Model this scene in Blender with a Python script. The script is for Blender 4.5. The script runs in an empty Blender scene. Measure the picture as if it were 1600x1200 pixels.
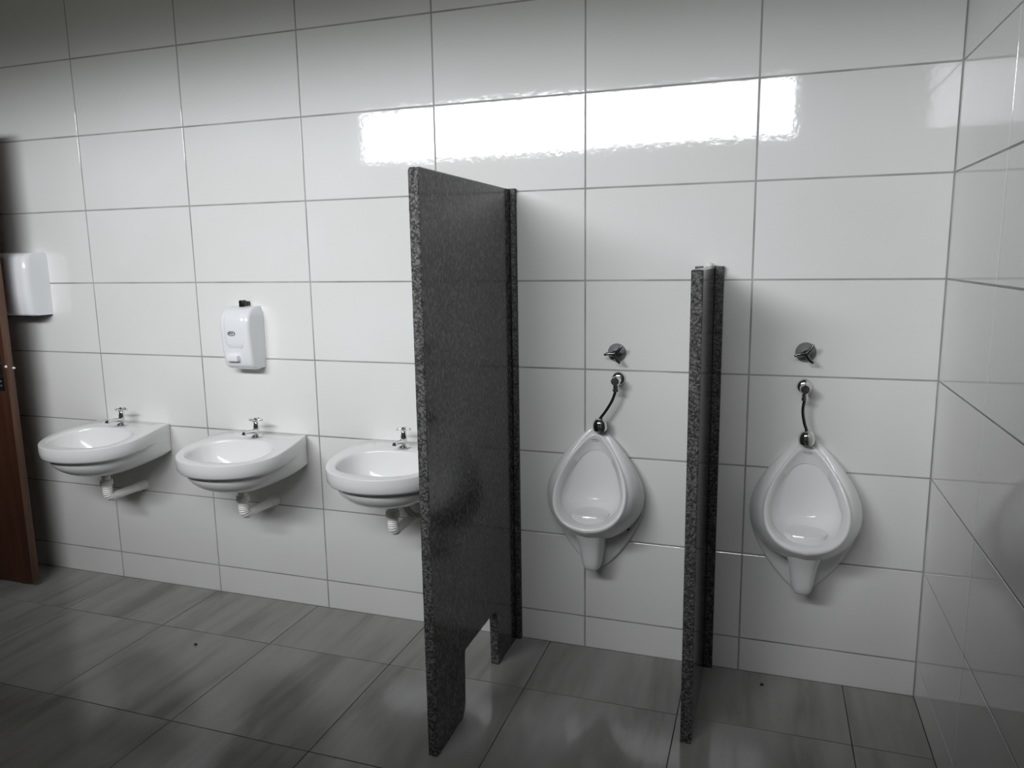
import bpy, bmesh, math, random
from mathutils import Vector, Matrix

random.seed(7)
C = bpy.context.scene.collection
SC = bpy.context.scene

# ------------------------------------------------------------------ camera
cam_d = bpy.data.cameras.new('camera')
cam = bpy.data.objects.new('camera', cam_d)
C.objects.link(cam)
R = ((0.947655, 0.318955, -0.014739), (0.0386, -0.160263, -0.986319), (-0.316953, 0.934122, -0.164186))
cam_d.sensor_fit = 'HORIZONTAL'
cam_d.sensor_width = 36.0
cam_d.clip_start = 0.01
SC.camera = cam

# ------------------------------------------------------------------ world: overcast sky above a dark horizon
SKY = 33.0
w = bpy.data.worlds.new('overcast_sky')
SC.world = w
w.use_nodes = True
nt = w.node_tree
nt.nodes.clear()
tc = nt.nodes.new('ShaderNodeTexCoord')
sep = nt.nodes.new('ShaderNodeSeparateXYZ')
ramp = nt.nodes.new('ShaderNodeValToRGB')
bg = nt.nodes.new('ShaderNodeBackground')
wo = nt.nodes.new('ShaderNodeOutputWorld')
nt.links.new(tc.outputs['Generated'], sep.inputs[0])
mr = nt.nodes.new('ShaderNodeMapRange')
mr.inputs['From Min'].default_value = -1
mr.inputs['From Max'].default_value = 1
nt.links.new(sep.outputs['Z'], mr.inputs['Value'])
nt.links.new(mr.outputs[0], ramp.inputs[0])
e = ramp.color_ramp.elements
e[0].position = 0.0
e[0].color = (0.035, 0.035, 0.03, 1)
e[1].position = 1.0
e[1].color = (1.06, 1.07, 1.09, 1)
for pos, col in ((0.50, (0.05, 0.05, 0.045, 1)), (0.522, (0.13, 0.132, 0.13, 1)), (0.545, (0.40, 0.41, 0.42, 1)), (0.567, (0.66, 0.67, 0.69, 1)), (0.62, (0.78, 0.79, 0.81, 1)), (0.72, (1.06, 1.07, 1.09, 1))):
    k = ramp.color_ramp.elements.new(pos)
    k.color = col
bg.inputs['Strength'].default_value = SKY
nt.links.new(ramp.outputs[0], bg.inputs['Color'])
nt.links.new(bg.outputs[0], wo.inputs['Surface'])

# ------------------------------------------------------------------ exposure / colour management
SC.view_settings.view_transform = 'Standard'
SC.view_settings.look = 'None'
SC.view_settings.exposure = 0.5
SC.view_settings.gamma = 1.0
SC.view_settings.use_curve_mapping = False
SC.cycles.max_bounces = 10
SC.cycles.diffuse_bounces = 5
SC.cycles.glossy_bounces = 5
SC.cycles.transparent_max_bounces = 8
SC.cycles.caustics_reflective = False
SC.cycles.caustics_refractive = False
SC.cycles.use_denoising = True
SC.cycles.sample_clamp_indirect = 4.0

# room dimensions (metres): back wall y = 0, camera side y = -ROOM_Y
TW, TH = 0.569097, 0.32            # wall tile pitch
Z6 = 0.125083                      # height of the cut bottom course
XR = 3.4186                        # right wall face
XL = -1.25
YB = -2.85
ZC = 2.82                          # ceiling
WX0, WX1, WZ0, WZ1 = -0.27, 3.03, 2.255, 2.665   # window opening (camera side wall)

cam.matrix_world = Matrix(((R[0][0], -R[1][0], -R[2][0], 2.8977),
                           (R[0][1], -R[1][1], -R[2][1], -2.6618),
                           (R[0][2], -R[1][2], -R[2][2], 1.4880),
                           (0, 0, 0, 1)))
cam_d.lens = 36.0 * 1179.976 / 1600.0

# portal in the window opening: only guides sampling of the sky, adds no light of its own
ld = bpy.data.lights.new('window_portal', 'AREA')
ld.shape = 'RECTANGLE'
ld.size = WX1 - WX0
ld.size_y = WZ1 - WZ0
ld.cycles.is_portal = True
lo = bpy.data.objects.new('window_portal', ld)
C.objects.link(lo)
lo.location = ((WX0 + WX1) / 2, YB - 0.148, (WZ0 + WZ1) / 2)
lo.rotation_euler = (math.radians(90), 0, 0)


# ------------------------------------------------------------------ materials
def mat(name, col, rough=0.5, metal=0.0, spec=0.5, coat=0.0):
    m = bpy.data.materials.new(name)
    m.use_nodes = True
    b = m.node_tree.nodes['Principled BSDF']
    b.inputs['Base Color'].default_value = (*col, 1)
    b.inputs['Roughness'].default_value = rough
    b.inputs['Metallic'].default_value = metal
    b.inputs['Specular IOR Level'].default_value = spec
    b.inputs['Coat Weight'].default_value = coat
    return m, m.node_tree, b


def N(t, kind, **kw):
    n = t.nodes.new(kind)
    for k, v in kw.items():
        if k in n.inputs.keys():
            n.inputs[k].default_value = v
        else:
            setattr(n, k, v)
    return n


def mapping(t, scale, coord='Object', rnd=False):
    tc = N(t, 'ShaderNodeTexCoord')
    mp = N(t, 'ShaderNodeMapping')
    mp.inputs['Scale'].default_value = scale
    t.links.new(tc.outputs[coord], mp.inputs['Vector'])
    if rnd:
        oi = N(t, 'ShaderNodeObjectInfo')
        mu = N(t, 'ShaderNodeMath', operation='MULTIPLY')
        mu.inputs[1].default_value = 37.0
        t.links.new(oi.outputs['Random'], mu.inputs[0])
        t.links.new(mu.outputs[0], mp.inputs['Location'])
    return mp


def ramp_node(t, src, stops):
    r = N(t, 'ShaderNodeValToRGB')
    el = r.color_ramp.elements
    el[0].position, el[0].color = stops[0][0], (*stops[0][1], 1)
    el[1].position, el[1].color = stops[-1][0], (*stops[-1][1], 1)
    for p, c in stops[1:-1]:
        k = el.new(p)
        k.color = (*c, 1)
    t.links.new(src, r.inputs[0])
    return r


def noise_bump(t, b, scale, strength, dist=0.002, coord='Object', detail=2.0, vec=(1, 1, 1), rnd=False):
    mp = mapping(t, vec, coord, rnd)
    n = N(t, 'ShaderNodeTexNoise')
    n.inputs['Scale'].default_value = scale
    n.inputs['Detail'].default_value = detail
    t.links.new(mp.outputs[0], n.inputs['Vector'])
    bu = N(t, 'ShaderNodeBump')
    bu.inputs['Strength'].default_value = strength
    bu.inputs['Distance'].default_value = dist
    t.links.new(n.outputs[0], bu.inputs['Height'])
    t.links.new(bu.outputs[0], b.inputs['Normal'])


M = {}
# glazed white wall tile
M['tile'], t, b = mat('glazed_wall_tile', (0.80, 0.80, 0.785), 0.05, 0, 0.75)
noise_bump(t, b, 55, 0.06, 0.002, detail=2.0, rnd=True)
mp = mapping(t, (1, 1, 1), rnd=True)
n = N(t, 'ShaderNodeTexNoise')
n.inputs['Scale'].default_value = 2.2
t.links.new(mp.outputs[0], n.inputs['Vector'])
r = ramp_node(t, n.outputs[0], [(0.3, (0.785, 0.785, 0.765)), (0.7, (0.815, 0.815, 0.805))])
t.links.new(r.outputs[0], b.inputs['Base Color'])
# grout
M['grout'], t, b = mat('grey_grout', (0.30, 0.30, 0.29), 0.85, 0, 0.2)
mp = mapping(t, (1, 1, 1))
n = N(t, 'ShaderNodeTexNoise')
n.inputs['Scale'].default_value = 6
n.inputs['Detail'].default_value = 5
t.links.new(mp.outputs[0], n.inputs['Vector'])
r = ramp_node(t, n.outputs[0], [(0.3, (0.27, 0.27, 0.26)), (0.7, (0.46, 0.46, 0.45))])
t.links.new(r.outputs[0], b.inputs['Base Color'])
M['dark_grout'], t, b = mat('dark_floor_grout', (0.035, 0.034, 0.032), 0.9, 0, 0.2)
mp = mapping(t, (1, 1, 1))
n = N(t, 'ShaderNodeTexNoise')
n.inputs['Scale'].default_value = 5
t.links.new(mp.outputs[0], n.inputs['Vector'])
r = ramp_node(t, n.outputs[0], [(0.35, (0.02, 0.02, 0.018)), (0.65, (0.10, 0.10, 0.095))])
t.links.new(r.outputs[0], b.inputs['Base Color'])
# floor porcelain with streaks running towards the back wall
M['floor'], t, b = mat('streaked_grey_porcelain', (0.3, 0.3, 0.28), 0.10, 0, 0.5)
mp = mapping(t, (9.0, 1.35, 1.0), rnd=True)
mp.inputs['Rotation'].default_value = (0, 0, math.radians(-9))
n = N(t, 'ShaderNodeTexNoise')
n.inputs['Scale'].default_value = 1.0
n.inputs['Detail'].default_value = 6
n.inputs['Roughness'].default_value = 0.55
n.inputs['Distortion'].default_value = 0.25
t.links.new(mp.outputs[0], n.inputs['Vector'])
r = ramp_node(t, n.outputs[0], [(0.30, (0.20, 0.20, 0.185)), (0.46, (0.29, 0.29, 0.275)), (0.6, (0.335, 0.335, 0.32)), (0.78, (0.37, 0.37, 0.355))])
t.links.new(r.outputs[0], b.inputs['Base Color'])
noise_bump(t, b, 25, 0.02, 0.002)


def granite(name, lo, hi, rough, bump, contrast=(0.42, 0.62), stretch=(1, 1, 1)):
    m, t, b = mat(name, (0.05, 0.05, 0.05), rough, 0, 0.35)
    mp = mapping(t, stretch)
    n = N(t, 'ShaderNodeTexNoise')
    n.inputs['Scale'].default_value = 250
    n.inputs['Detail'].default_value = 3
    n.inputs['Roughness'].default_value = 0.7
    t.links.new(mp.outputs[0], n.inputs['Vector'])
    v = N(t, 'ShaderNodeTexVoronoi')
    v.inputs['Scale'].default_value = 190
    t.links.new(mp.outputs[0], v.inputs['Vector'])
    sx = N(t, 'ShaderNodeSeparateColor')
    t.links.new(v.outputs['Color'], sx.inputs[0])
    mx = N(t, 'ShaderNodeMath', operation='MULTIPLY_ADD')
    mx.inputs[1].default_value = 0.35
    t.links.new(sx.outputs[0], mx.inputs[0])
    sc = N(t, 'ShaderNodeMath', operation='MULTIPLY')
    sc.inputs[1].default_value = 0.65
    t.links.new(n.outputs[0], sc.inputs[0])
    t.links.new(sc.outputs[0], mx.inputs[2])
    r = ramp_node(t, mx.outputs[0], [(contrast[0] - 0.1, lo), ((contrast[0] + contrast[1]) / 2, tuple((p + q) / 2.6 for p, q in zip(lo, hi))), (contrast[1] + 0.05, hi)])
    t.links.new(r.outputs[0], b.inputs['Base Color'])
    if bump:
        bu = N(t, 'ShaderNodeBump')
        bu.inputs['Strength'].default_value = bump
        bu.inputs['Distance'].default_value = 0.003
        t.links.new(mx.outputs[0], bu.inputs['Height'])
        t.links.new(bu.outputs[0], b.inputs['Normal'])
    return m


M['granite'] = granite('polished_dark_granite', (0.009, 0.009, 0.0085), (0.125, 0.125, 0.118), 0.14, 0.0, stretch=(1, 1, 0.5))
M['granite_strip'] = granite('honed_dark_granite', (0.008, 0.008, 0.008), (0.13, 0.13, 0.125), 0.42, 0.4)
M['granite_raw'] = granite('sawn_granite_edge', (0.018, 0.018, 0.017), (0.17, 0.17, 0.163), 0.8, 0.8)
# sanitary ware
M['ceramic'], t, b = mat('white_sanitary_ceramic', (0.83, 0.83, 0.83), 0.11, 0, 0.42, 0.0)
noise_bump(t, b, 9, 0.01, 0.004)
M['chrome'], t, b = mat('chrome', (0.78, 0.78, 0.78), 0.07, 1.0)
noise_bump(t, b, 60, 0.015, 0.001)
M['satin'], t, b = mat('dull_chrome_plate', (0.20, 0.20, 0.20), 0.35, 0.0)
noise_bump(t, b, 90, 0.03, 0.001)
M['darkchrome'], t, b = mat('tarnished_chrome_tube', (0.16, 0.16, 0.155), 0.22, 1.0)
noise_bump(t, b, 60, 0.03, 0.001)
M['plastic'], t, b = mat('white_glossy_plastic', (0.80, 0.81, 0.83), 0.16, 0, 0.5)
noise_bump(t, b, 30, 0.01, 0.001)
M['pvc'], t, b = mat('white_pvc', (0.86, 0.85, 0.83), 0.38, 0, 0.4)
noise_bump(t, b, 25, 0.03, 0.001)
M['pvc_grey'], t, b = mat('grey_braided_hose', (0.50, 0.49, 0.475), 0.5, 0, 0.4)
noise_bump(t, b, 300, 0.3, 0.001)
M['black'], t, b = mat('black_plastic', (0.008, 0.008, 0.008), 0.3, 0, 0.5)
noise_bump(t, b, 80, 0.05, 0.001)
M['ink'], t, b = mat('dark_grey_print', (0.07, 0.075, 0.085), 0.4)
noise_bump(t, b, 80, 0.02, 0.001)
M['sealant'], t, b = mat('white_sealant', (0.8, 0.8, 0.78), 0.5)
noise_bump(t, b, 70, 0.3, 0.002)
M['seal_line'], t, b = mat('grey_joint_sealant', (0.22, 0.22, 0.21), 0.6)
noise_bump(t, b, 70, 0.3, 0.002)
# door wood
M['wood'], t, b = mat('dark_brown_varnished_wood', (0.06, 0.02, 0.01), 0.42, 0, 0.4)
mp = mapping(t, (14, 14, 0.9))
n = N(t, 'ShaderNodeTexNoise')
n.inputs['Scale'].default_value = 3.0
n.inputs['Detail'].default_value = 6
t.links.new(mp.outputs[0], n.inputs['Vector'])
r = ramp_node(t, n.outputs[0], [(0.3, (0.040, 0.014, 0.008)), (0.7, (0.068, 0.026, 0.014))])
t.links.new(r.outputs[0], b.inputs['Base Color'])
M['wood_edge'], t, b = mat('brown_wood_edge', (0.2, 0.1, 0.06), 0.5, 0, 0.4)
mp = mapping(t, (20, 20, 1.2))
n = N(t, 'ShaderNodeTexNoise')
n.inputs['Scale'].default_value = 3.0
t.links.new(mp.outputs[0], n.inputs['Vector'])
r = ramp_node(t, n.outputs[0], [(0.3, (0.09, 0.047, 0.030)), (0.7, (0.14, 0.075, 0.048))])
t.links.new(r.outputs[0], b.inputs['Base Color'])
# unseen shell
M['paint'], t, b = mat('pale_painted_plaster', (0.30, 0.30, 0.28), 0.7)
noise_bump(t, b, 40, 0.1, 0.002)
M['ceiling'], t, b = mat('grey_ceiling_paint', (0.22, 0.22, 0.19), 0.8)
noise_bump(t, b, 40, 0.1, 0.002)
M['alu'], t, b = mat('white_aluminium_frame', (0.7, 0.7, 0.7), 0.35)
noise_bump(t, b, 40, 0.02, 0.001)
def glass(name, tint):
    m = bpy.data.materials.new(name)
    m.use_nodes = True
    t = m.node_tree
    t.nodes.clear()
    tr = t.nodes.new('ShaderNodeBsdfTransparent')
    tr.inputs[0].default_value = (*tint, 1)
    gl = t.nodes.new('ShaderNodeBsdfGlossy')
    gl.inputs['Roughness'].default_value = 0.02
    fr = t.nodes.new('ShaderNodeFresnel')
    fr.inputs[0].default_value = 1.3
    mx = t.nodes.new('ShaderNodeMixShader')
    out = t.nodes.new('ShaderNodeOutputMaterial')
    t.links.new(fr.outputs[0], mx.inputs[0])
    t.links.new(tr.outputs[0], mx.inputs[1])
    t.links.new(gl.outputs[0], mx.inputs[2])
    t.links.new(mx.outputs[0], out.inputs[0])
    return m


M['glass'] = glass('clear_window_glass', (0.96, 0.97, 0.97))
M['glass_dim'] = glass('dimming_window_glass', (0.32, 0.324, 0.33))  # invented tint, dims the sky light through the left end pane
M['glass_half_dim'] = glass('lightly_dimming_window_glass', (0.44, 0.445, 0.45))  # weaker invented tint, thins the light through the right end pane


# ------------------------------------------------------------------ mesh helpers
class MB:
    """collects geometry for ONE mesh object"""
    def __init__(self):
        self.v, self.f, self.mi = [], [], []

    def add(self, vs, fs, mi=0):
        o = len(self.v)
        self.v += [tuple(p) for p in vs]
        for f in fs:
            self.f.append(tuple(i + o for i in f))
            self.mi.append(mi)
        return self

    def box(self, x0, x1, y0, y1, z0, z1, mi=0, bev=0.0):
        if bev <= 0:
            vs = [(x, y, z) for z in (z0, z1) for y in (y0, y1) for x in (x0, x1)]
            return self.add(vs, [(0, 2, 3, 1), (4, 5, 7, 6), (0, 1, 5, 4), (2, 6, 7, 3), (0, 4, 6, 2), (1, 3, 7, 5)], mi)
        bm = bmesh.new()
        bmesh.ops.create_cube(bm, size=1)
        for v in bm.verts:
            v.co = Vector(((x0 + x1) / 2 + v.co.x * (x1 - x0), (y0 + y1) / 2 + v.co.y * (y1 - y0), (z0 + z1) / 2 + v.co.z * (z1 - z0)))
        bmesh.ops.bevel(bm, geom=bm.edges[:] + bm.verts[:], offset=bev, segments=3, profile=0.5, affect='EDGES')
        bm.verts.index_update()
        self.add([v.co[:] for v in bm.verts], [[v.index for v in f.verts] for f in bm.faces], mi)
        bm.free()
        return self

    def loft(self, rings, closed=True, cap0=False, cap1=False, mi=0):
        n = len(rings[0])
        vs = [p for r_ in rings for p in r_]
        fs = []
        for i in range(len(rings) - 1):
            for j in range(n if closed else n - 1):
                k = (j + 1) % n
                fs.append((i * n + j, i * n + k, (i + 1) * n + k, (i + 1) * n + j))
        if cap0:
            fs.append(tuple(range(n))[::-1])
        if cap1:
            fs.append(tuple((len(rings) - 1) * n + j for j in range(n)))
        return self.add(vs, fs, mi)

    def lathe(self, prof, origin=(0, 0, 0), axis=(0, 0, 1), seg=24, mi=0, cap0=True, cap1=True):
        ax = Vector(axis).normalized()
        u = ax.orthogonal().normalized()
        v = ax.cross(u)
        o = Vector(origin)
        rings = [[(o + ax * h + (u * math.cos(2 * math.pi * j / seg) + v * math.sin(2 * math.pi * j / seg)) * r_)[:] for j in range(seg)] for r_, h in prof]
        return self.loft(rings, True, cap0, cap1, mi)

    def tube(self, pts, rad, seg=12, mi=0, cap=True):
        pts = [Vector(p) for p in pts]
        rads = rad if isinstance(rad, (list, tuple)) else [rad] * len(pts)
        d0 = (pts[1] - pts[0]).normalized()
        u = d0.orthogonal().normalized()
        rings = []
        for i, p in enumerate(pts):
            a = pts[max(i - 1, 0)]
            c = pts[min(i + 1, len(pts) - 1)]
            d = (c - a).normalized()
            u = (u - d * u.dot(d)).normalized()
            v = d.cross(u)
            rings.append([(p + (u * math.cos(2 * math.pi * j / seg) + v * math.sin(2 * math.pi * j / seg)) * rads[i])[:] for j in range(seg)])
        return self.loft(rings, True, cap, cap, mi)

    def ball(self, c, r_, seg=10, mi=0, sx=1, sy=1, sz=1):
        rings = []
        for i in range(1, seg):
            a = math.pi * i / seg
            rings.append([(c[0] + sx * r_ * math.sin(a) * math.cos(2 * math.pi * j / seg), c[1] + sy * r_ * math.sin(a) * math.sin(2 * math.pi * j / seg), c[2] + sz * r_ * math.cos(a)) for j in range(seg)])
        return self.loft(rings, True, True, True, mi)

    def mesh(self, name, mats, smooth=True, angle=40):
        me = bpy.data.meshes.new(name)
        me.from_pydata(self.v, [], self.f)
        for m_ in (mats if isinstance(mats, (list, tuple)) else [mats]):
            me.materials.append(m_)
        for p, i in zip(me.polygons, self.mi):
            p.material_index = i
        bm = bmesh.new()
        bm.from_mesh(me)
        bmesh.ops.recalc_face_normals(bm, faces=bm.faces)
        bm.to_mesh(me)
        bm.free()
        if smooth:
            for p in me.polygons:
                p.use_smooth = True
            me.set_sharp_from_angle(angle=math.radians(angle))
        me.update()
        return me

    def build(self, name, mats, parent=None, smooth=True, angle=40, loc=None):
        o = bpy.data.objects.new(name, self.mesh(name, mats, smooth, angle))
        C.objects.link(o)
        if parent is not None:
            o.parent = parent
        if loc is not None:
            o.location = loc
        return o


def link(name, me, parent=None, loc=(0, 0, 0), rot=(0, 0, 0)):
    o = bpy.data.objects.new(name, me)
    C.objects.link(o)
    o.parent = parent
    o.location = loc
    o.rotation_euler = rot
    return o


def empty(name, loc=(0, 0, 0)):
    o = bpy.data.objects.new(name, None)
    o.empty_display_size = 0.1
    C.objects.link(o)
    o.location = loc
    return o


def tag(o, label, cat, group=None):
    o['label'] = label
    o['category'] = cat
    if group:
        o['group'] = group
    return o


def struct(o):
    o['kind'] = 'structure'
    return o


def copy_tree(o, parent=None):
    c = o.copy()
    C.objects.link(c)
    c.parent = parent
    for ch in list(o.children):
        copy_tree(ch, c)
    return c


def sm(a, b, x):
    if a == b:
        return 0.0
    x = max(0.0, min(1.0, (x - a) / (b - a)))
    return x * x * (3 - 2 * x)


def lerp(a, b, t_):
    return a + (b - a) * t_


def catmull(pts, n):
    """n points spread by arc length along a smooth curve through pts"""
    P = [Vector(p) for p in pts]
    dense = []
    for i in range(len(P) - 1):
        p0 = P[i - 1] if i > 0 else P[i] * 2 - P[i + 1]
        p1, p2 = P[i], P[i + 1]
        p3 = P[i + 2] if i + 2 < len(P) else P[i + 1] * 2 - P[i]
        for k in range(24):
            s = k / 24
            dense.append(0.5 * ((2 * p1) + (p2 - p0) * s + (2 * p0 - 5 * p1 + 4 * p2 - p3) * s * s + (3 * p1 - p0 - 3 * p2 + p3) * s ** 3))
    dense.append(P[-1])
    L = [0.0]
    for a, b_ in zip(dense, dense[1:]):
        L.append(L[-1] + (b_ - a).length)
    out_, j = [], 0
    for k in range(n):
        s = L[-1] * k / (n - 1)
        while j < len(L) - 2 and L[j + 1] < s:
            j += 1
        f_ = 0 if L[j + 1] == L[j] else (s - L[j]) / (L[j + 1] - L[j])
        out_.append(dense[j].lerp(dense[j + 1], min(1, max(0, f_))))
    return out_


# ------------------------------------------------------------------ tiles
_tile_cache = {}


def tile_mesh(wd, ht, m_, th=0.006, bev=0.0011, key=''):
    """a tile lying in local XY, face up (+Z at 0), bevelled rim"""
    k = (round(wd, 4), round(ht, 4), m_.name)
    if k in _tile_cache:
        return _tile_cache[k]
    a, c = wd / 2, ht / 2
    mb = MB()
    rr = []
    for ins, z in ((0, -th), (0, -bev), (bev * 0.35, -bev * 0.35), (bev, 0)):
        rr.append([(-a + ins, -c + ins, z), (a - ins, -c + ins, z), (a - ins, c - ins, z), (-a + ins, c - ins, z)])
    mb.loft(rr, True, False, True)
    me = mb.mesh('tile', m_, smooth=False)
    _tile_cache[k] = me
    return me


GAP = 0.0056
SINK = 0.0013   # grout lies this far behind the tile faces


def spans(lo_, hi_, joints):
    js = [lo_] + [j for j in sorted(joints) if lo_ + 0.02 < j < hi_ - 0.02] + [hi_]
    return list(zip(js, js[1:]))


rows = [Z6 + TH * i for i in range(0, 10)]
wall_back = struct(MB().box(XL - 0.1, XR + 0.1, SINK, 0.14, -0.1, ZC + 0.1).build('wall_back', M['grout'], smooth=False))
for x0, x1 in spans(XL, XR, [c * TW for c in range(-3, 6)]):
    for z0, z1 in spans(0.0, ZC, rows):
        g0 = GAP / 2 if z0 > 0 else 0.0008
        wd = x1 - x0 - GAP
        ht = z1 - z0 - GAP / 2 - g0
        link('tile', tile_mesh(wd, ht, M['tile']), wall_back, ((x0 + x1) / 2, 0, z0 + g0 + ht / 2),
             (math.radians(90) + random.gauss(0, 0.0006), 0, random.gauss(0, 0.0006)))

wall_right = struct(MB().box(XR + SINK, XR + 0.14, YB - 0.1, 0.1, -0.1, ZC + 0.1).build('wall_right', M['grout'], smooth=False))
for y0, y1 in spans(YB, 0.0, [-0.552 - TW * k for k in range(6)]):
    for z0, z1 in spans(0.0, ZC, rows):
        g0 = GAP / 2 if z0 > 0 else 0.0008
        wd = y1 - y0 - GAP
        ht = z1 - z0 - GAP / 2 - g0
        link('tile', tile_mesh(wd, ht, M['tile']), wall_right, (XR, (y0 + y1) / 2, z0 + g0 + ht / 2),
             (math.radians(90) + random.gauss(0, 0.0006), 0, math.radians(-90) + random.gauss(0, 0.0006)))

FT = 0.527936
floor = struct(MB().box(XL - 0.1, XR + 0.1, YB - 0.1, 0.1, -0.12, -0.0012).build('floor', M['dark_grout'], smooth=False))
FG = 0.0030
for x0, x1 in spans(XL, XR, [0.5551 + FT * k for k in range(-4, 7)]):
    for y0, y1 in spans(YB, 0.0, [-0.34341 - FT * k for k in range(6)]):
        link('floor_tile', tile_mesh(x1 - x0 - FG, y1 - y0 - FG, M['floor'], bev=0.0008), floor, ((x0 + x1) / 2, (y0 + y1) / 2, 0),
             (random.gauss(0, 0.0005), random.gauss(0, 0.0005), 0))

struct(MB().box(XL - 0.1, XR + 0.1, YB - 0.15, 0.12, ZC, ZC + 0.1).build('ceiling', M['ceiling'], smooth=False))
# left wall with the doorway whose leaf stands open against the back wall
wl = MB()
wl.box(XL - 0.12, XL, -0.17, 0.1, 0, ZC)
wl.box(XL - 0.12, XL, YB - 0.15, -0.99, 0, ZC)
wl.box(XL - 0.12, XL, -0.99, -0.17, 2.13, ZC)
struct(wl.build('wall_left', M['paint'], smooth=False))
# dim corridor behind the doorway
co = MB()
co.box(XL - 1.5, XL - 0.12, -1.3, -1.2, 0, 2.5)
co.box(XL - 1.5, XL - 0.12, 0.0, 0.1, 0, 2.5)
co.box(XL - 1.6, XL - 1.5, -1.3, 0.1, 0, 2.5)
co.box(XL - 1.6, XL - 0.12, -1.3, 0.1, 2.4, 2.5)
struct(co.build('wall_corridor', M['paint'], smooth=False))
struct(MB().box(XL - 1.6, XL - 0.1, -1.3, 0.1, -0.12, -0.0012).build('floor_corridor', M['dark_grout'], smooth=False))
# camera-side wall with the high strip window
wf = MB()
wf.box(XL - 0.12, XR + 0.14, YB - 0.15, YB, -0.1, WZ0)
wf.box(XL - 0.12, XR + 0.14, YB - 0.15, YB, WZ1, ZC + 0.1)
wf.box(XL - 0.12, WX0, YB - 0.15, YB, WZ0, WZ1)
wf.box(WX1, XR + 0.14, YB - 0.15, YB, WZ0, WZ1)
struct(wf.build('wall_front', M['paint'], smooth=False))
win = struct(empty('window_1', ((WX0 + WX1) / 2, YB - 0.1, WZ0)))
hw = (WX1 - WX0) / 2
fr_ = MB()
for a in ((-hw, hw, 0, 0.012), (-hw, hw, WZ1 - WZ0 - 0.012, WZ1 - WZ0)):
    fr_.box(a[0], a[1], -0.02, 0.02, a[2], a[3])
for a in ((-hw, -hw + 0.015), (hw - 0.015, hw)):
    fr_.box(a[0], a[1], -0.02, 0.02, 0, WZ1 - WZ0)
fr_.build('window_frame', M['alu'], win, smooth=False)
WC = (WX0 + WX1) / 2
for xa, xb, gm in ((WX0, 0.10, 'glass_dim'), (0.10, 1.80, 'glass'), (1.80, WX1, 'glass_half_dim')):  # end panes darkened only to steer the light towards the middle pane
    # each pane is one sheet, so a ray crosses a single surface
    MB().add([(xa - WC, 0, 0), (xb - WC, 0, 0), (xb - WC, 0, WZ1 - WZ0), (xa - WC, 0, WZ1 - WZ0)], [(0, 1, 2, 3)]).build('window_pane', M[gm], win, smooth=False)

# unseen eave-like slab, added above the window to cut steep sky light
struct(MB().box(XL - 0.6, XR + 0.6, YB - 0.35, YB - 0.151, 2.768, 2.86).build('sky_blocker_1', M['ceiling'], smooth=False))


# ------------------------------------------------------------------ door leaf standing open against the back wall
door = struct(empty('door_1', (-1.143, -0.208, 0)))
DW = 0.832
MB().box(0, DW, -0.017, 0.017, 0.018, 2.10, bev=0.002).build('door_leaf', M['wood'], door)
MB().box(DW, DW + 0.005, -0.0165, 0.0165, 0.019, 2.099, bev=0.001).build('door_edge', M['wood_edge'], door)
lp = MB().box(DW - 0.075, DW - 0.020, -0.0205, -0.017, 0.935, 1.090, bev=0.002).build('lock_plate', M['black'], door)
MB().box(DW - 0.073, DW - 0.022, -0.0215, -0.0205, 0.998, 1.003).box(DW - 0.073, DW - 0.022, -0.0215, -0.0205, 1.055, 1.060).build('chrome_band', M['chrome'], lp)
sc_ = MB()
for z in (0.958, 0.978):
    sc_.lathe([(0.0, 0), (0.004, 0), (0.004, 0.002), (0, 0.0025)], (DW - 0.036, -0.0205, z), (0, -1, 0), 10)
sc_.build('plate_screws', M['satin'], lp)
hd = MB()
hd.tube([(DW - 0.062, -0.018, 1.055), (DW - 0.062, -0.05, 1.055), (DW - 0.075, -0.06, 1.055), (DW - 0.12, -0.062, 1.055), (DW - 0.17, -0.06, 1.05)], [0.01, 0.01, 0.01, 0.009, 0.008])
hd.build('lever_handle', M['chrome'], lp)
MB().box(DW + 0.004, DW + 0.0065, -0.011, 0.011, 0.94, 1.10).build('latch_plate', M['wood_edge'], door)
lb = MB()
lb.lathe([(0.005, 0), (0.005, 0.008), (0.0035, 0.011), (0.0, 0.0115)], (DW + 0.006, 0.012, 1.035), (1, 0, 0), 12)
lb.lathe([(0.006, 0), (0.005, 0.003), (0, 0.004)], (DW + 0.002, -0.0165, 1.045), (0.3, -1, 0), 12)
lb.build('latch_bolt', M['sealant'], door)


# ------------------------------------------------------------------ wash basins
def basin_outline():
    HW, A, YC, YD = 0.185, 0.229, -0.228, -0.436
    pts = []
    for i in range(17):
        pts.append((lerp(HW, -HW, i / 16), 0.0))
    for i in range(1, 10):
        s = i / 10
        pts.append((-(HW + (A - HW) * (1 - (1 - s) ** 2)), YC * s))
    for i in range(0, 41):
        a = math.pi + math.pi * i / 40
        pts.append((A * math.cos(a), YC - (YC - YD) * -math.sin(a)))
    for i in range(9, 0, -1):
        s = i / 10
        pts.append((HW + (A - HW) * (1 - (1 - s) ** 2), YC * s))
    return pts


OUT = basin_outline()
RC = Vector((0, -0.2))


def rim_z(y):
    return -0.030 * sm(-0.06, -0.40, y) if y > -0.40 else -0.030


def rim_z(y):
    return -0.030 * sm(0.06, 0.40, -y)


def inset(p, d):
    v = RC - Vector(p)
    return Vector(p) + v.normalized() * d


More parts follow.
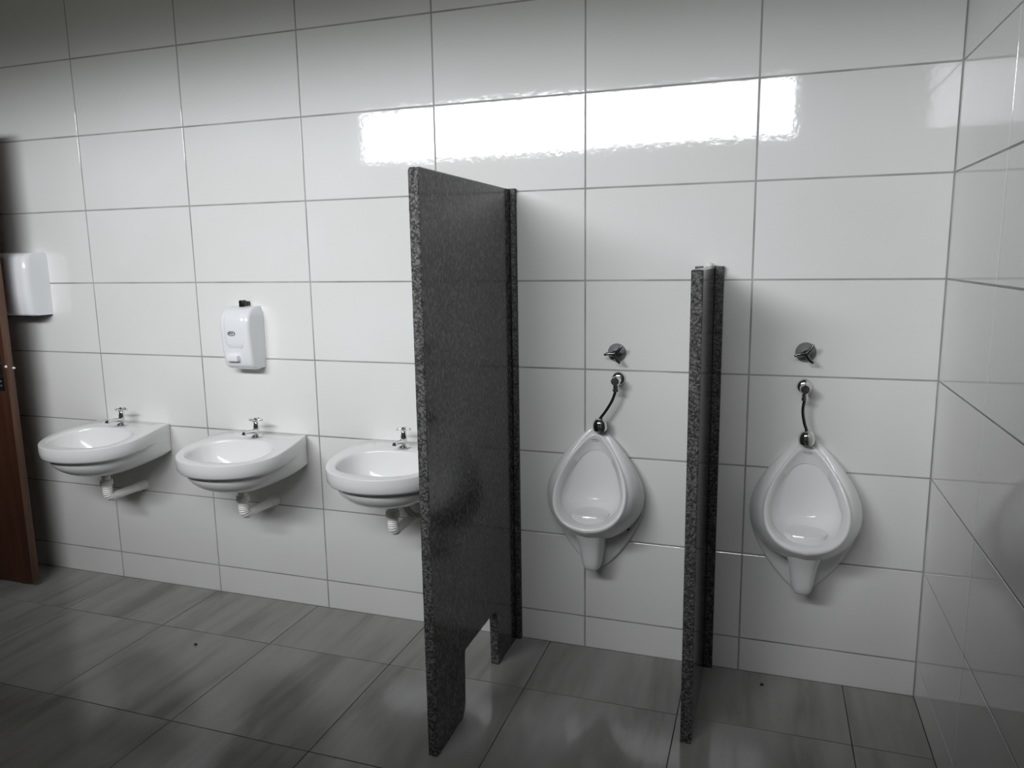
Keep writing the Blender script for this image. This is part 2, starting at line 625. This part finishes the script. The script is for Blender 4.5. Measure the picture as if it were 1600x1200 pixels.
def make_basin():
    root = empty('washbasin', (0, 0, 0))
    rings = []
    n = len(OUT)

    def ring(d, zf):
        rr = []
        for p in OUT:
            q = inset(p, d)
            if p[1] == 0.0 and d > 0.003:
                q = Vector((q.x, -min(d, 0.004)))
            rr.append((q.x, min(q.y, -0.0008), zf(p)))
        return rr
    # interior (from the drain up)
    OC, RX, RY = Vector((0, -0.258)), 0.175, 0.124

    def inner(p, s, z, grow=0.0):
        v = Vector(p) - OC
        a = math.atan2(v.y / RY, v.x / RX)
        ex = 2.0 / 2.45
        cx, sy = math.cos(a), math.sin(a)
        x = (RX + grow) * s * math.copysign(abs(cx) ** ex, cx)
        y = (RY + grow) * s * math.copysign(abs(sy) ** ex, sy)
        return (OC.x + x, OC.y + y, z if not callable(z) else z(OC.y + y))
    D = 0.125
    inn = []
    for s in (0.12, 0.3, 0.5, 0.68, 0.82, 0.91, 0.96):
        dep = -0.032 - D * (1 - s ** 5.0)
        inn.append([inner(p, s, lambda y, dep=dep, s=s: dep + (rim_z(y) + 0.02) * s ** 3) for p in OUT])
    inn.append([inner(p, 0.985, lambda y: rim_z(y) - 0.014) for p in OUT])
    inn.append([inner(p, 0.998, lambda y: rim_z(y) - 0.005) for p in OUT])
    inn.append([inner(p, 1.02, lambda y: rim_z(y) - 0.0005) for p in OUT])
    inn.append([inner(p, 1.05, lambda y: rim_z(y) + 0.0005) for p in OUT])
    rings += inn
    rings.append(ring(0.0045, lambda p: rim_z(p[1]) + 0.0002))
    rings.append(ring(0.0012, lambda p: rim_z(p[1]) - 0.0012))
    rings.append(ring(0.0, lambda p: rim_z(p[1]) - 0.0045))
    AP = 0.058
    rings.append(ring(0.0, lambda p: rim_z(p[1]) - AP * 0.5))

    def gr(p):
        return sm(0.10, 0.30, -p[1])
    rings.append(ring(0.002, lambda p: rim_z(p[1]) - AP + 0.008))
    r1 = []
    r2 = []
    r3 = []
    for p in OUT:
        g = gr(p)
        q = inset(p, 0.006 * g + 0.002)
        r1.append((q.x, min(q.y, -0.0008), rim_z(p[1]) - AP))
        q = inset(p, 0.026 * g + 0.002)
        r2.append((q.x, min(q.y, -0.0008), rim_z(p[1]) - AP - 0.003))
        q = inset(p, 0.031 * g + 0.002)
        r3.append((q.x, min(q.y, -0.0008), rim_z(p[1]) - AP - 0.008))
    rings += [r1, r2, r3]
    ZB, ZW = -0.192, -0.129
    K = 11
    for k in range(1, K + 1):
        rr = []
        u = k / K
        for p in OUT:
            g = gr(p)
            base = inset(p, 0.031 * g + 0.002)
            z0 = rim_z(p[1]) - AP - 0.008
            # front: rounded bowl
            a = u * math.pi / 2
            rf, zf = math.cos(a), z0 + (ZB - z0) * math.sin(a)
            # back: straight side down, then underside running to the drain
            if u < 0.4:
                rb, zb = 1.0, lerp(z0, ZW, u / 0.4)
            else:
                s = (u - 0.4) / 0.6
                rb, zb = 1 - s, lerp(ZW, ZB, math.sin(s * math.pi / 2))
            wb = 1 - sm(0.02, 0.24, -p[1])
            rad = max(0.13, lerp(rf, rb, wb))
            zz = lerp(zf, zb, wb)
            q = RC + (base - RC) * rad
            rr.append((q.x, min(q.y, -0.0008), zz))
        rings.append(rr)
    mb = MB()
    mb.loft(rings, True, True, True)
    mb.build('bowl', M['ceramic'], root, angle=50)
    # drain
    dr = MB()
    dr.lathe([(0.0, 0), (0.019, 0.0), (0.022, 0.002), (0.014, 0.003), (0.0, 0.001)], (0, -0.253, -0.157), (0, 0, 1), 20)
    dr.build('drain_ring', M['chrome'], root)
    tl = MB()
    tl.lathe([(0.030, 0.010), (0.031, 0.002), (0.028, -0.004), (0.016, -0.007), (0.0155, -0.03)], (0, -0.2, -0.190), (0, 0, 1), 20)
    tl.build('drain_tail', M['chrome'], root)
    # tap
    tp = MB()
    tp.lathe([(0.024, 0.0), (0.024, 0.003), (0.019, 0.008), (0.012, 0.012), (0.0115, 0.024), (0.0125, 0.03), (0.0125, 0.045), (0.010, 0.052), (0.0095, 0.062), (0.006, 0.066)], (0, -0.083, -0.0005), (0, 0, 1), 20)
    fau = tp.build('faucet', M['chrome'], root)
    sp = MB()
    sp.tube([(0, -0.083, 0.024), (0, -0.105, 0.027), (0, -0.13, 0.030), (0, -0.15, 0.032), (0, -0.162, 0.029), (0, -0.166, 0.022)], [0.010, 0.0085, 0.0075, 0.0075, 0.009, 0.0092], 14)
    sp.build('spout', M['chrome'], fau)
    hn = MB()
    for k in range(4):
        a = math.radians(12) + k * math.pi / 2
        d = Vector((math.cos(a), math.sin(a), 0))
        c0 = Vector((0, -0.083, 0.071))
        hn.tube([c0[:], (c0 + d * 0.022)[:]], [0.004, 0.0032], 10)
        hn.ball((c0 + d * 0.025)[:], 0.0055, 8)
    hn.lathe([(0.009, 0.064), (0.0105, 0.068), (0.0105, 0.075), (0.006, 0.080), (0, 0.081)], (0, -0.083, 0), (0, 0, 1), 16)
    hn.build('cross_handle', M['chrome'], fau)
    # waste trap: corrugated PVC elbow, compression nut, straight pipe, wall collar
    path = [(0, -0.2, -0.225 - 0.0042 * i) for i in range(0, 14)]
    for i in range(1, 11):
        a = math.radians(90 * i / 10)
        path.append((0.001 * i / 10, -0.2 + 0.026 * (1 - math.cos(a)), -0.277 - 0.026 * math.sin(a)))
    rad = [0.0212 if i % 2 == 0 else 0.0180 for i in range(len(path))]
    tm = MB().tube(path, rad, 16)
    trap = tm.build('waste_trap', M['pvc'], root)
    MB().tube([(0.0005, -0.178, -0.303), (0.004, -0.10, -0.302), (0.010, -0.035, -0.301)], 0.0185, 16).build('waste_pipe', M['pvc'], trap)
    nu = MB()
    nu.lathe([(0.0165, 0.028), (0.0175, 0.026), (0.0175, 0.008), (0.0255, 0.006), (0.0265, 0.0), (0.0265, -0.013), (0.024, -0.016), (0.018, -0.017)], (0, -0.2, -0.228), (0, 0, 1), 20)
    nu.build('compression_nut', M['pvc'], trap)
    cl = MB()
    cl.lathe([(0.0245, 0.0), (0.0245, 0.006), (0.0215, 0.010), (0.0205, 0.034), (0.0225, 0.036), (0.0225, 0.044), (0.017, 0.046)], (0.011, -0.001, -0.301), (-0.09, -1, 0), 18)
    cl.build('wall_collar', M['pvc'], trap)
    return root


b1 = make_basin()
basins = [b1, copy_tree(b1), copy_tree(b1)]
for o, x, z in zip(basins, (0.176, 0.892, 1.575), (0.7775, 0.768, 0.7685)):
    o.location = (x, -0.0005, z)
tag(basins[0], 'white wall-hung washbasin nearest the brown door', 'washbasin', 'white washbasins on the tiled wall')
tag(basins[1], 'white wall-hung washbasin directly below the soap dispenser', 'washbasin', 'white washbasins on the tiled wall')
tag(basins[2], 'white wall-hung washbasin partly hidden behind the tall granite partition', 'washbasin', 'white washbasins on the tiled wall')
# flexible water hose seen only under the third basin
hs = MB()
hs.tube([(-0.030, -0.095, -0.150), (-0.024, -0.085, -0.190), (-0.014, -0.082, -0.225), (0.002, -0.074, -0.262), (0.018, -0.050, -0.292), (0.030, -0.016, -0.300), (0.036, -0.002, -0.301)], 0.0125, 14)
hs.build('supply_hose', M['pvc_grey'], basins[2])


# ------------------------------------------------------------------ soap dispenser
def rounded_block(prof, hw_fn, nseg=6, rad=0.014):
    """prof: (z, depth) list bottom->top; returns lofted rings, back at y=0, rounded vertical front edges"""
    rings = []
    for z, d in prof:
        h = hw_fn(z)
        r_ = min(rad, d * 0.6, h * 0.6)
        rr = [(h, 0, z)]
        for i in range(nseg + 1):
            a = math.pi / 2 * i / nseg
            rr.append((h - r_ + r_ * math.cos(a), -(d - r_ + r_ * math.sin(a)), z))
        for i in range(nseg + 1):
            a = math.pi / 2 * i / nseg
            rr.append((-h + r_ - r_ * math.sin(a), -(d - r_ + r_ * math.cos(a)), z))
        rr.append((-h, 0, z))
        rings.append(rr)
    return rings


soap = empty('soap_dispenser', (0.831, -0.0005, 1.051))
tag(soap, 'white plastic soap dispenser with black key tab, mounted above the middle washbasin', 'soap dispenser')
prof = [(0.0, 0.060), (0.002, 0.070), (0.012, 0.084), (0.022, 0.090), (0.06, 0.096), (0.12, 0.102), (0.17, 0.105), (0.195, 0.104), (0.215, 0.100), (0.23, 0.092), (0.243, 0.079), (0.251, 0.062), (0.256, 0.040), (0.2575, 0.018), (0.258, 0.008)]
mb = MB().loft(rounded_block(prof, lambda z: 0.0715 - 0.004 * sm(0.03, 0.0, z) - 0.010 * sm(0.225, 0.258, z), rad=0.016), True, True, True)
body = mb.build('dispenser_body', M['plastic'], soap, angle=50)
# raised front shield
def shield(hw_, z0, z1, off, mbx):
    rings = []
    segs = [(s / 14) for s in range(15)]
    for j in range(13):
        v = j / 12
        z = lerp(z0, z1, v)
        # depth of the body at this height
        d = 0
        for (za, da), (zb_, db) in zip(prof, prof[1:]):
            if za <= z <= zb_:
                d = lerp(da, db, (z - za) / (zb_ - za))
        half = hw_ * (1 - 0.0 * v)
        if v < 0.22:
            half = hw_ * math.sqrt(max(0.0, 1 - ((0.22 - v) / 0.22) ** 2 * 0.62))
        rings.append([(lerp(-half, half, s), -(d + off * (1 - abs(2 * s - 1) ** 8) * (1 if 0 < j < 12 else 0.0)) + 0.0004 * 0, z) for s in segs])
    mbx.loft(rings, False)
    return mbx


shield(0.047, 0.088, 0.232, 0.0042, MB()).build('front_shield', M['plastic'], soap, angle=80)
pb = MB().box(-0.043, 0.014, -0.114, -0.088, 0.034, 0.060, bev=0.006)
pb.build('push_button', M['plastic'], soap)
bt = MB().loft(rounded_block([(-0.008, 0.03), (-0.006, 0.045), (0.001, 0.058)], lambda z: 0.045, rad=0.01), True, True, True)
bt.build('bottom_nozzle', M['plastic'], soap)
kt = MB().box(-0.013, 0.013, -0.046, -0.022, 0.252, 0.282, bev=0.005).box(-0.006, 0.012, -0.024, -0.001, 0.258, 0.277, bev=0.004)
kt.build('key_tab', M['black'], soap)
# oval badge with a scribbled word (illegible in the photograph)
bg_ = MB()
ybad = -0.1058


def ydep(z):
    for (za, da), (zb_, db) in zip(prof, prof[1:]):
        if za <= z <= zb_:
            return -lerp(da, db, (z - za) / (zb_ - za)) - 0.0044


ov = []
for rx, rz, o_ in ((0.0185, 0.0095, 0.0), (0.0185, 0.0095, 0.0012), (0.0150, 0.0068, 0.0012), (0.0150, 0.0068, 0.0)):
    ov.append([(-0.009 + rx * math.cos(2 * math.pi * k / 28), ydep(0.150) - o_, 0.150 + rz * math.sin(2 * math.pi * k / 28)) for k in range(28)])
bg_.loft(ov, True)
for st in ([(-0.010, -0.002), (-0.008, 0.003), (-0.006, -0.002), (-0.008, -0.003)], [(-0.005, -0.001), (-0.002, 0.002), (0.0, -0.0015), (-0.003, -0.001)],
           [(0.001, 0.002), (0.003, -0.002), (0.006, 0.001), (0.008, -0.001)], [(-0.010, 0.0035), (0.0, 0.0025), (0.009, 0.0035)]):
    bg_.tube([(-0.009 + a * 1.15, ydep(0.150) - 0.0003, 0.150 + c * 1.15) for a, c in st], 0.0011, 6)
bg_.build('badge', M['ink'], soap)

# ------------------------------------------------------------------ paper towel dispenser
tow = empty('paper_towel_dispenser', (-0.395, -0.0005, 1.262))
tag(tow, 'white plastic paper towel dispenser on the wall, half behind the brown door', 'towel dispenser')
tprof = [(0.0, 0.098), (0.003, 0.108), (0.012, 0.113), (0.10, 0.120), (0.20, 0.120), (0.255, 0.115), (0.272, 0.105), (0.281, 0.088), (0.284, 0.07), (0.285, 0.06)]
MB().loft(rounded_block(tprof, lambda z: 0.135 - 0.006 * sm(0.262, 0.286, z), rad=0.028), True, True, True).build('dispenser_cover', M['plastic'], tow, angle=50)
MB().box(-0.133, 0.133, -0.012, 0.0, -0.003, 0.268, bev=0.002).build('back_plate', M['black'], tow)
MB().box(-0.10, 0.10, -0.085, -0.03, -0.006, 0.002, bev=0.002).build('towel_slot', M['black'], tow)


# ------------------------------------------------------------------ granite partitions
def panel_mesh(poly, x0, x1, rough_edges, name, bevel=0.003, jitter=0.0012, parent=None):
    """poly: (y, z) outline counter-clockwise; extruded along x. rough_edges: set of edge indices that are sawn."""
    pts, rough = [], []
    for i, p in enumerate(poly):
        q = poly[(i + 1) % len(poly)]
        L = math.hypot(q[0] - p[0], q[1] - p[1])
        k = max(1, int(L / 0.012)) if i in rough_edges else 1
        for s in range(k):
            pts.append((lerp(p[0], q[0], s / k), lerp(p[1], q[1], s / k)))
            rough.append(i in rough_edges)
    n = len(pts)
    cy = sum(p[0] for p in pts) / n

    def ring(x, ins, jit):
        rr = []
        for i, p in enumerate(pts):
            a, c = pts[i - 1], pts[(i + 1) % n]
            t_ = Vector((c[0] - a[0], c[1] - a[1]))
            t_ = t_.normalized() if t_.length > 0 else Vector((1, 0))
            nn = Vector((-t_.y, t_.x))      # inward for ccw
            j = random.uniform(-jitter, jitter) if (jit and rough[i]) else 0.0
            q = Vector(p) + nn * (ins + j)
            rr.append((x + (random.uniform(-0.0006, 0.0006) if jit and rough[i] else 0), q.x, max(q.y, 0.0008)))
        return rr
    b_ = bevel
    rings = [ring(x0, b_, False), ring(x0 + b_ * 0.4, b_ * 0.4, True), ring(x0 + b_, 0, True), ring((x0 + x1) / 2, -0.0004, True), ring(x1 - b_, 0, True), ring(x1 - b_ * 0.4, b_ * 0.4, True), ring(x1, b_, False)]
    mb = MB()
    mb.loft(rings, True, True, True)
    # edge faces -> raw granite material
    k = 0
    for i in range(len(rings) - 1):
        for j in range(n):
            if rough[j]:
                mb.mi[k] = 1
            k += 1
    o = mb.build(name, [M['granite'], M['granite_raw']], parent, smooth=True, angle=18)
    for p in o.data.polygons:
        if len(p.vertices) > 6:
            p.use_smooth = False
    return o


def round_corner(p, a, c, r_, n=5):
    """replace corner p (between a and c) by an arc"""
    P, A_, B_ = Vector(p), Vector(a), Vector(c)
    u, v = (A_ - P).normalized(), (B_ - P).normalized()
    out_ = []
    for i in range(n + 1):
        s = i / n
        q0 = P + u * r_ * (1 - s)
        q1 = P + v * r_ * s
        out_.append(tuple(q0.lerp(q1, s)))
    return out_


X0 = 1.9875
pt = empty('granite_partition', (X0, 0, 0))
tag(pt, 'tall dark granite partition with notched foot between the washbasins and urinals', 'partition', 'granite partitions')
YF, ZT = -0.777, 1.733
poly = []
YW = -0.0215
# ccw in (y, z) seen with y to the right: go along bottom from front to back, up the wall, back along the top, down the front edge
seq = [(YF, 0.0)]
seq += [(-0.575, 0.0)]
seq += round_corner((-0.548, 0.03), (-0.575, 0.0), (-0.545, 0.09), 0.02, 3)
seq += [(-0.544, 0.14), (-0.542, 0.205)]
seq += round_corner((-0.541, 0.224), (-0.541, 0.15), (-0.40, 0.224), 0.008, 2)
seq += [(-0.300, 0.224)]
seq += round_corner((-0.236, 0.222), (-0.30, 0.224), (-0.232, 0.12), 0.035, 4)
seq += [(-0.230, 0.12), (-0.226, 0.0), (YW, 0.0), (YW, ZT)]
top = len(seq)
seq += round_corner((YF, ZT), (YW, ZT), (YF, 0.0), 0.016, 4)
front_start = len(seq) - 1
rough = set(range(top, len(seq)))
# sawn edges of the notch too
for i in range(1, top - 3):
    rough.add(i)
panel_mesh(seq, -0.0155, 0.0155, rough, 'panel', parent=pt)
ws = MB().box(-0.0345, 0.0345, -0.0205, -0.0005, 0.001, 1.735, bev=0.0015)
ws.build('wall_strip', M['granite_strip'], pt, angle=30)
MB().box(0.0345, 0.0352, -0.0205, -0.0005, 0.001, 1.734).build('sawn_side', M['granite_raw'], pt, smooth=False)
MB().tube([(0.0162, -0.0212, 0.002), (0.0162, -0.0212, 1.73)], 0.0022, 6).build('joint_sealant', M['black'], pt)

X1 = 2.7085
ps = empty('granite_partition', (X1, 0, 0))
tag(ps, 'short narrow dark granite partition standing between the two urinals', 'partition', 'granite partitions')
YF2, ZT2 = -0.487, 1.449
seq = [(YF2, 0.0), (YW, 0.0), (YW, ZT2)] + round_corner((YF2, ZT2), (YW, ZT2), (YF2, 0.0), 0.004, 2)
panel_mesh(seq, -0.0168, 0.0168, {len(seq) - 1}, 'panel', parent=ps)
MB().box(-0.0485, 0.0465, -0.0205, -0.0005, 0.001, 1.452, bev=0.0015).build('wall_strip', M['granite_strip'], ps, angle=30)
MB().tube([(0.0175, -0.0212, 0.002), (0.0175, -0.0212, 1.446)], 0.0022, 6).build('joint_sealant', M['black'], ps)
bl = MB()
bl.ball((-0.002, -0.03, 1.455), 0.012, 10, sx=1.1, sy=1.0, sz=0.9)
bl.ball((-0.012, -0.024, 1.452), 0.009, 8)
bl.ball((0.008, -0.02, 1.454), 0.008, 8)
bl.build('sealant_blob', M['sealant'], ps)


# ------------------------------------------------------------------ urinals
HN = 33


def mirror(half):
    """half: list of (x>=0, z) from top centre to bottom centre -> closed loop"""
    return [(p[0], p[1]) for p in half] + [(-p[0], p[1]) for p in half[-2:0:-1]]


plate = mirror(catmull([(0.0, 0.868), (0.03, 0.857), (0.075, 0.818), (0.127, 0.755), (0.163, 0.69), (0.177, 0.632), (0.171, 0.567), (0.152, 0.512), (0.116, 0.446), (0.072, 0.388), (0.035, 0.352), (0.0, 0.338)], HN))
backo = mirror(catmull([(0.0, 0.868), (0.03, 0.857), (0.075, 0.818), (0.127, 0.755), (0.163, 0.69), (0.177, 0.632), (0.169, 0.575), (0.135, 0.525), (0.085, 0.492), (0.035, 0.476), (0.0, 0.472)], HN))
rim = mirror(catmull([(0.0, 0.862), (0.022, 0.855), (0.060, 0.818), (0.098, 0.763), (0.124, 0.710), (0.134, 0.660), (0.125, 0.610), (0.094, 0.572), (0.050, 0.551), (0.0, 0.543)], HN))


rim_in = mirror(catmull([(0.0, 0.846), (0.020, 0.838), (0.052, 0.806), (0.089, 0.754), (0.111, 0.700), (0.118, 0.655), (0.106, 0.609), (0.074, 0.580), (0.037, 0.569), (0.0, 0.566)], HN))
throat = mirror(catmull([(0.0, 0.802), (0.028, 0.796), (0.054, 0.774), (0.084, 0.730), (0.103, 0.680), (0.108, 0.648), (0.097, 0.613), (0.068, 0.588), (0.034, 0.577), (0.0, 0.574)], HN))


def rim_y(z):
    return -0.030 - 0.59 * (0.85 - z)


def make_urinal():
    root = empty('urinal', (0, 0, 0))
    # wall plate
    mb = MB()
    rings = []
    for ins, y in ((0.0, -0.0008), (0.0, -0.012), (0.004, -0.017), (0.012, -0.019)):
        rings.append([(p[0] * (1 - ins / 0.17), y, lerp(p[1], 0.6, ins / 0.27)) for p in plate])
    mb.loft(rings, True, True, True)
    mb.build('wall_plate', M['ceramic'], root, angle=50)
    # body: back outline -> rim, then over the rolled rim into the bowl
    rings = []
    rim3 = [Vector((p[0], rim_y(p[1]), p[1])) for p in rim]
    back3 = [Vector((p[0], -0.016, p[1])) for p in backo]
    cz = 0.67
    cen = Vector((0, rim_y(cz), cz))
    nrm = Vector((0, -1, 0.59)).normalized()      # rim plane normal, out and up
    nrm = Vector((0, -1.0, 0.59)).normalized()
    for s in (0.0, 0.12, 0.28, 0.46, 0.64, 0.80, 0.92):
        rr = []
        for a, c in zip(back3, rim3):
            p = a.lerp(c, s)
            bul = math.sin(math.pi * min(1, s)) * 0.016
            d = Vector((c.x, 0, c.z - cz))
            d = d.normalized() if d.length > 1e-6 else d
            low = sm(0.62, 0.54, c.z)
            rr.append((p + d * bul * (1 - 0.2 * low) + Vector((0, 0, -0.012 * low * math.sin(math.pi * s))))[:])
        rings.append(rr)

    def mix(A_, B_, k, off):
        return [(a.lerp(c, k) + nrm * off)[:] for a, c in zip(A_, B_)]
    in3 = [Vector((p[0], rim_y(p[1]), p[1])) for p in rim_in]
    rings.append(mix(rim3, in3, 0.0, -0.004))
    rings.append(mix(rim3, in3, 0.12, 0.003))
    rings.append(mix(rim3, in3, 0.38, 0.0055))
    rings.append(mix(rim3, in3, 0.68, 0.004))
    rings.append(mix(rim3, in3, 0.90, 0.0))
    rings.append(mix(rim3, in3, 1.0, -0.006))
    thr = []
    for p in throat:
        topw = sm(0.60, 0.80, p[1])
        thr.append(Vector((p[0], rim_y(p[1]) + 0.022 + 0.012 * topw, p[1] - 0.006)))
    rings.append([v[:] for v in thr])
    rings.append([(v + Vector((0, 0.005, 0)) + (Vector((0, v.y, 0.66)) - v) * -0.012)[:] for v in thr])
    for s in (0.1, 0.22, 0.36, 0.5, 0.64, 0.78, 0.9):
        a = s * math.pi / 2
        rr = []
        for v in thr:
            k = math.cos(a)
            rr.append((v.x * k, lerp(v.y + 0.006, -0.030, math.sin(a)), lerp(0.625, v.z, k)))
        rings.append(rr)
    mb = MB()
    mb.loft(rings, True, False, True)
    mb.build('bowl', M['ceramic'], root, angle=60)
    # trap nose hanging below the bowl
    ns = MB()
    rings = []
    for z, wd, yf, yb in ((0.590, 0.070, -0.165, -0.02), (0.555, 0.070, -0.185, -0.02), (0.520, 0.062, -0.172, -0.02), (0.485, 0.050, -0.150, -0.02), (0.45, 0.0435, -0.138, -0.02), (0.42, 0.0395, -0.130, -0.02), (0.395, 0.036, -0.125, -0.02), (0.375, 0.031, -0.120, -0.022), (0.366, 0.025, -0.112, -0.026), (0.363, 0.016, -0.098, -0.034)):
        rr = []
        for k in range(24):
            a = 2 * math.pi * k / 24
            ca, sa = math.cos(a), math.sin(a)
            ex = 2 / 3.2
            rr.append((wd * math.copysign(abs(ca) ** ex, ca), (yf + yb) / 2 + (yb - yf) / 2 * math.copysign(abs(sa) ** ex, sa), z))
        rings.append(rr)
    ns.loft(rings, True, True, True)
    ns.build('trap_nose', M['ceramic'], root, angle=60)
    # fixing bolt heads on the wall plate
    for sgn in (-1, 1):
        bo = MB()
        bo.lathe([(0.0065, 0.0), (0.0065, 0.005), (0.004, 0.008), (0, 0.0085)], (sgn * 0.118, -0.0185, 0.505), (0, -1, 0), 10)
        bo.build('fixing_bolt', M['black'], root)
    # small illegible printed mark near the top of the rim
    mk = MB()
    mk.tube([(-0.014, rim_y(0.836) - 0.0075, 0.8395), (-0.003, rim_y(0.836) - 0.0075, 0.839), (0.0, rim_y(0.836) - 0.0075, 0.8405), (0.012, rim_y(0.836) - 0.0075, 0.839)], 0.0011, 6)
    mk.build('printed_mark', M['ink'], root)
    return root


ur = make_urinal()
ur.location = (2.324, 0, -0.003)
ur2 = copy_tree(ur)
ur2.location = (3.042, 0, 0.0)
tag(ur, 'white ceramic wall urinal between the two granite partitions', 'urinal', 'white wall urinals')
tag(ur2, 'white ceramic wall urinal beside the right-hand tiled wall corner', 'urinal', 'white wall urinals')


# ------------------------------------------------------------------ flush valves and supply pipes
def make_valve():
    root = empty('flush_valve', (0, 0, 0))
    MB().lathe([(0.033, 0.0006), (0.033, 0.003), (0.0315, 0.005), (0.014, 0.006), (0.010, 0.007), (0.0095, 0.034), (0.008, 0.037)], (0, 0, 0), (0, -1, 0), 32).build('escutcheon', M['satin'], root, angle=12)
    hn = MB()
    hn.lathe([(0.010, 0.032), (0.0115, 0.036), (0.0115, 0.044), (0.008, 0.048), (0, 0.049)], (0, 0, 0), (0, -1, 0), 18)
    for a in (42, 178, 292):
        a = math.radians(a)
        d = Vector((math.cos(a), 0, math.sin(a)))
        p = Vector((-d.z, 0, d.x))
        hn.tube([(d * 0.004 + Vector((0, -0.042, 0)))[:], (d * 0.016 + Vector((0, -0.044, 0)))[:], (d * 0.029 + p * 0.002 + Vector((0, -0.046, 0)))[:], (d * 0.037 + p * 0.006 + Vector((0, -0.046, 0)))[:]], [0.0075, 0.0062, 0.0055, 0.0035], 10)
    hn.build('tri_handle', M['darkchrome'], root)
    return root


v1 = make_valve()
v1.location = (2.393, 0, 1.150)
v2 = copy_tree(v1)
v2.location = (3.023, 0, 1.167)
v2.children[1].rotation_euler = (0, math.radians(-6), 0)
tag(v1, 'round flush valve with three-arm chrome handle above the urinal between partitions', 'flush valve', 'flush valves above the urinals')
tag(v2, 'round flush valve with three-arm chrome handle above the urinal by the corner', 'flush valve', 'flush valves above the urinals')


def supply(inlet, urx, top, mid):
    """inlet = wall outlet centre, urx/top = urinal spud"""
    root = empty('supply_pipe', inlet)
    I = Vector(inlet)
    MB().lathe([(0.0255, 0.0006), (0.0255, 0.004), (0.022, 0.012), (0.013, 0.017)], (0, 0, 0), (0, -1, 0), 24).build('wall_flange', M['chrome'], root)
    el = MB()
    el.lathe([(0.0125, 0.012), (0.0125, 0.030), (0.0155, 0.031), (0.0155, 0.043), (0.0165, 0.044), (0.0165, 0.068), (0.014, 0.072), (0.0, 0.073)], (0, 0, 0), (0, -1, 0), 18)
    el.lathe([(0.010, 0.0), (0.010, 0.022), (0.0115, 0.023), (0.0115, 0.034), (0.006, 0.036)], (0, -0.055, -0.004), (0, 0, -1), 16)
    el.build('angle_fitting', M['chrome'], root)
    T = Vector((urx, -0.055, top)) - I
    a = Vector((0, -0.055, -0.035))
    c = T + Vector((0, 0, 0.018))
    m1 = a.lerp(c, 0.35) + Vector(mid)
    m2 = a.lerp(c, 0.72) + Vector(mid) * 0.8
    pts = catmull([a[:], m1[:], m2[:], c[:]], 18)
    MB().tube([p[:] for p in pts], 0.0052, 12).build('chrome_tube', M['darkchrome'], root)
    be = MB()
    be.lathe([(0.0245, -0.022), (0.0262, -0.014), (0.0258, -0.004), (0.0225, 0.008), (0.0165, 0.018), (0.010, 0.021)], T[:], (0, -0.15, 1), 22)
    be.build('spud_nut', M['chrome'], root)
    return root


s1 = supply((2.400, 0, 1.056), 2.343, 0.898, (0.007, 0, 0))
s2 = supply((3.024, 0, 1.053), 3.036, 0.894, (-0.008, 0, 0.0))
tag(s1, 'bent dark chrome supply pipe feeding the urinal between the granite partitions', 'pipe', 'urinal supply pipes')
tag(s2, 'nearly straight dark chrome supply pipe feeding the urinal beside the corner', 'pipe', 'urinal supply pipes')

# two dark crumbs lying on the floor
cr = MB().ball((0, 0, 0.004), 0.0055, 7, sx=1.3, sy=0.9, sz=0.75).build('floor_crumb', M['black'])
cr.location = (0.809, -0.440, 0.0)
tag(cr, 'tiny dark crumb on the grey floor tile in front of the washbasins', 'crumb')
cr2 = cr.copy()
C.objects.link(cr2)
cr2.location = (2.929, -0.082, 0.0)
tag(cr2, 'tiny dark crumb on the floor below the urinal beside the corner', 'crumb')
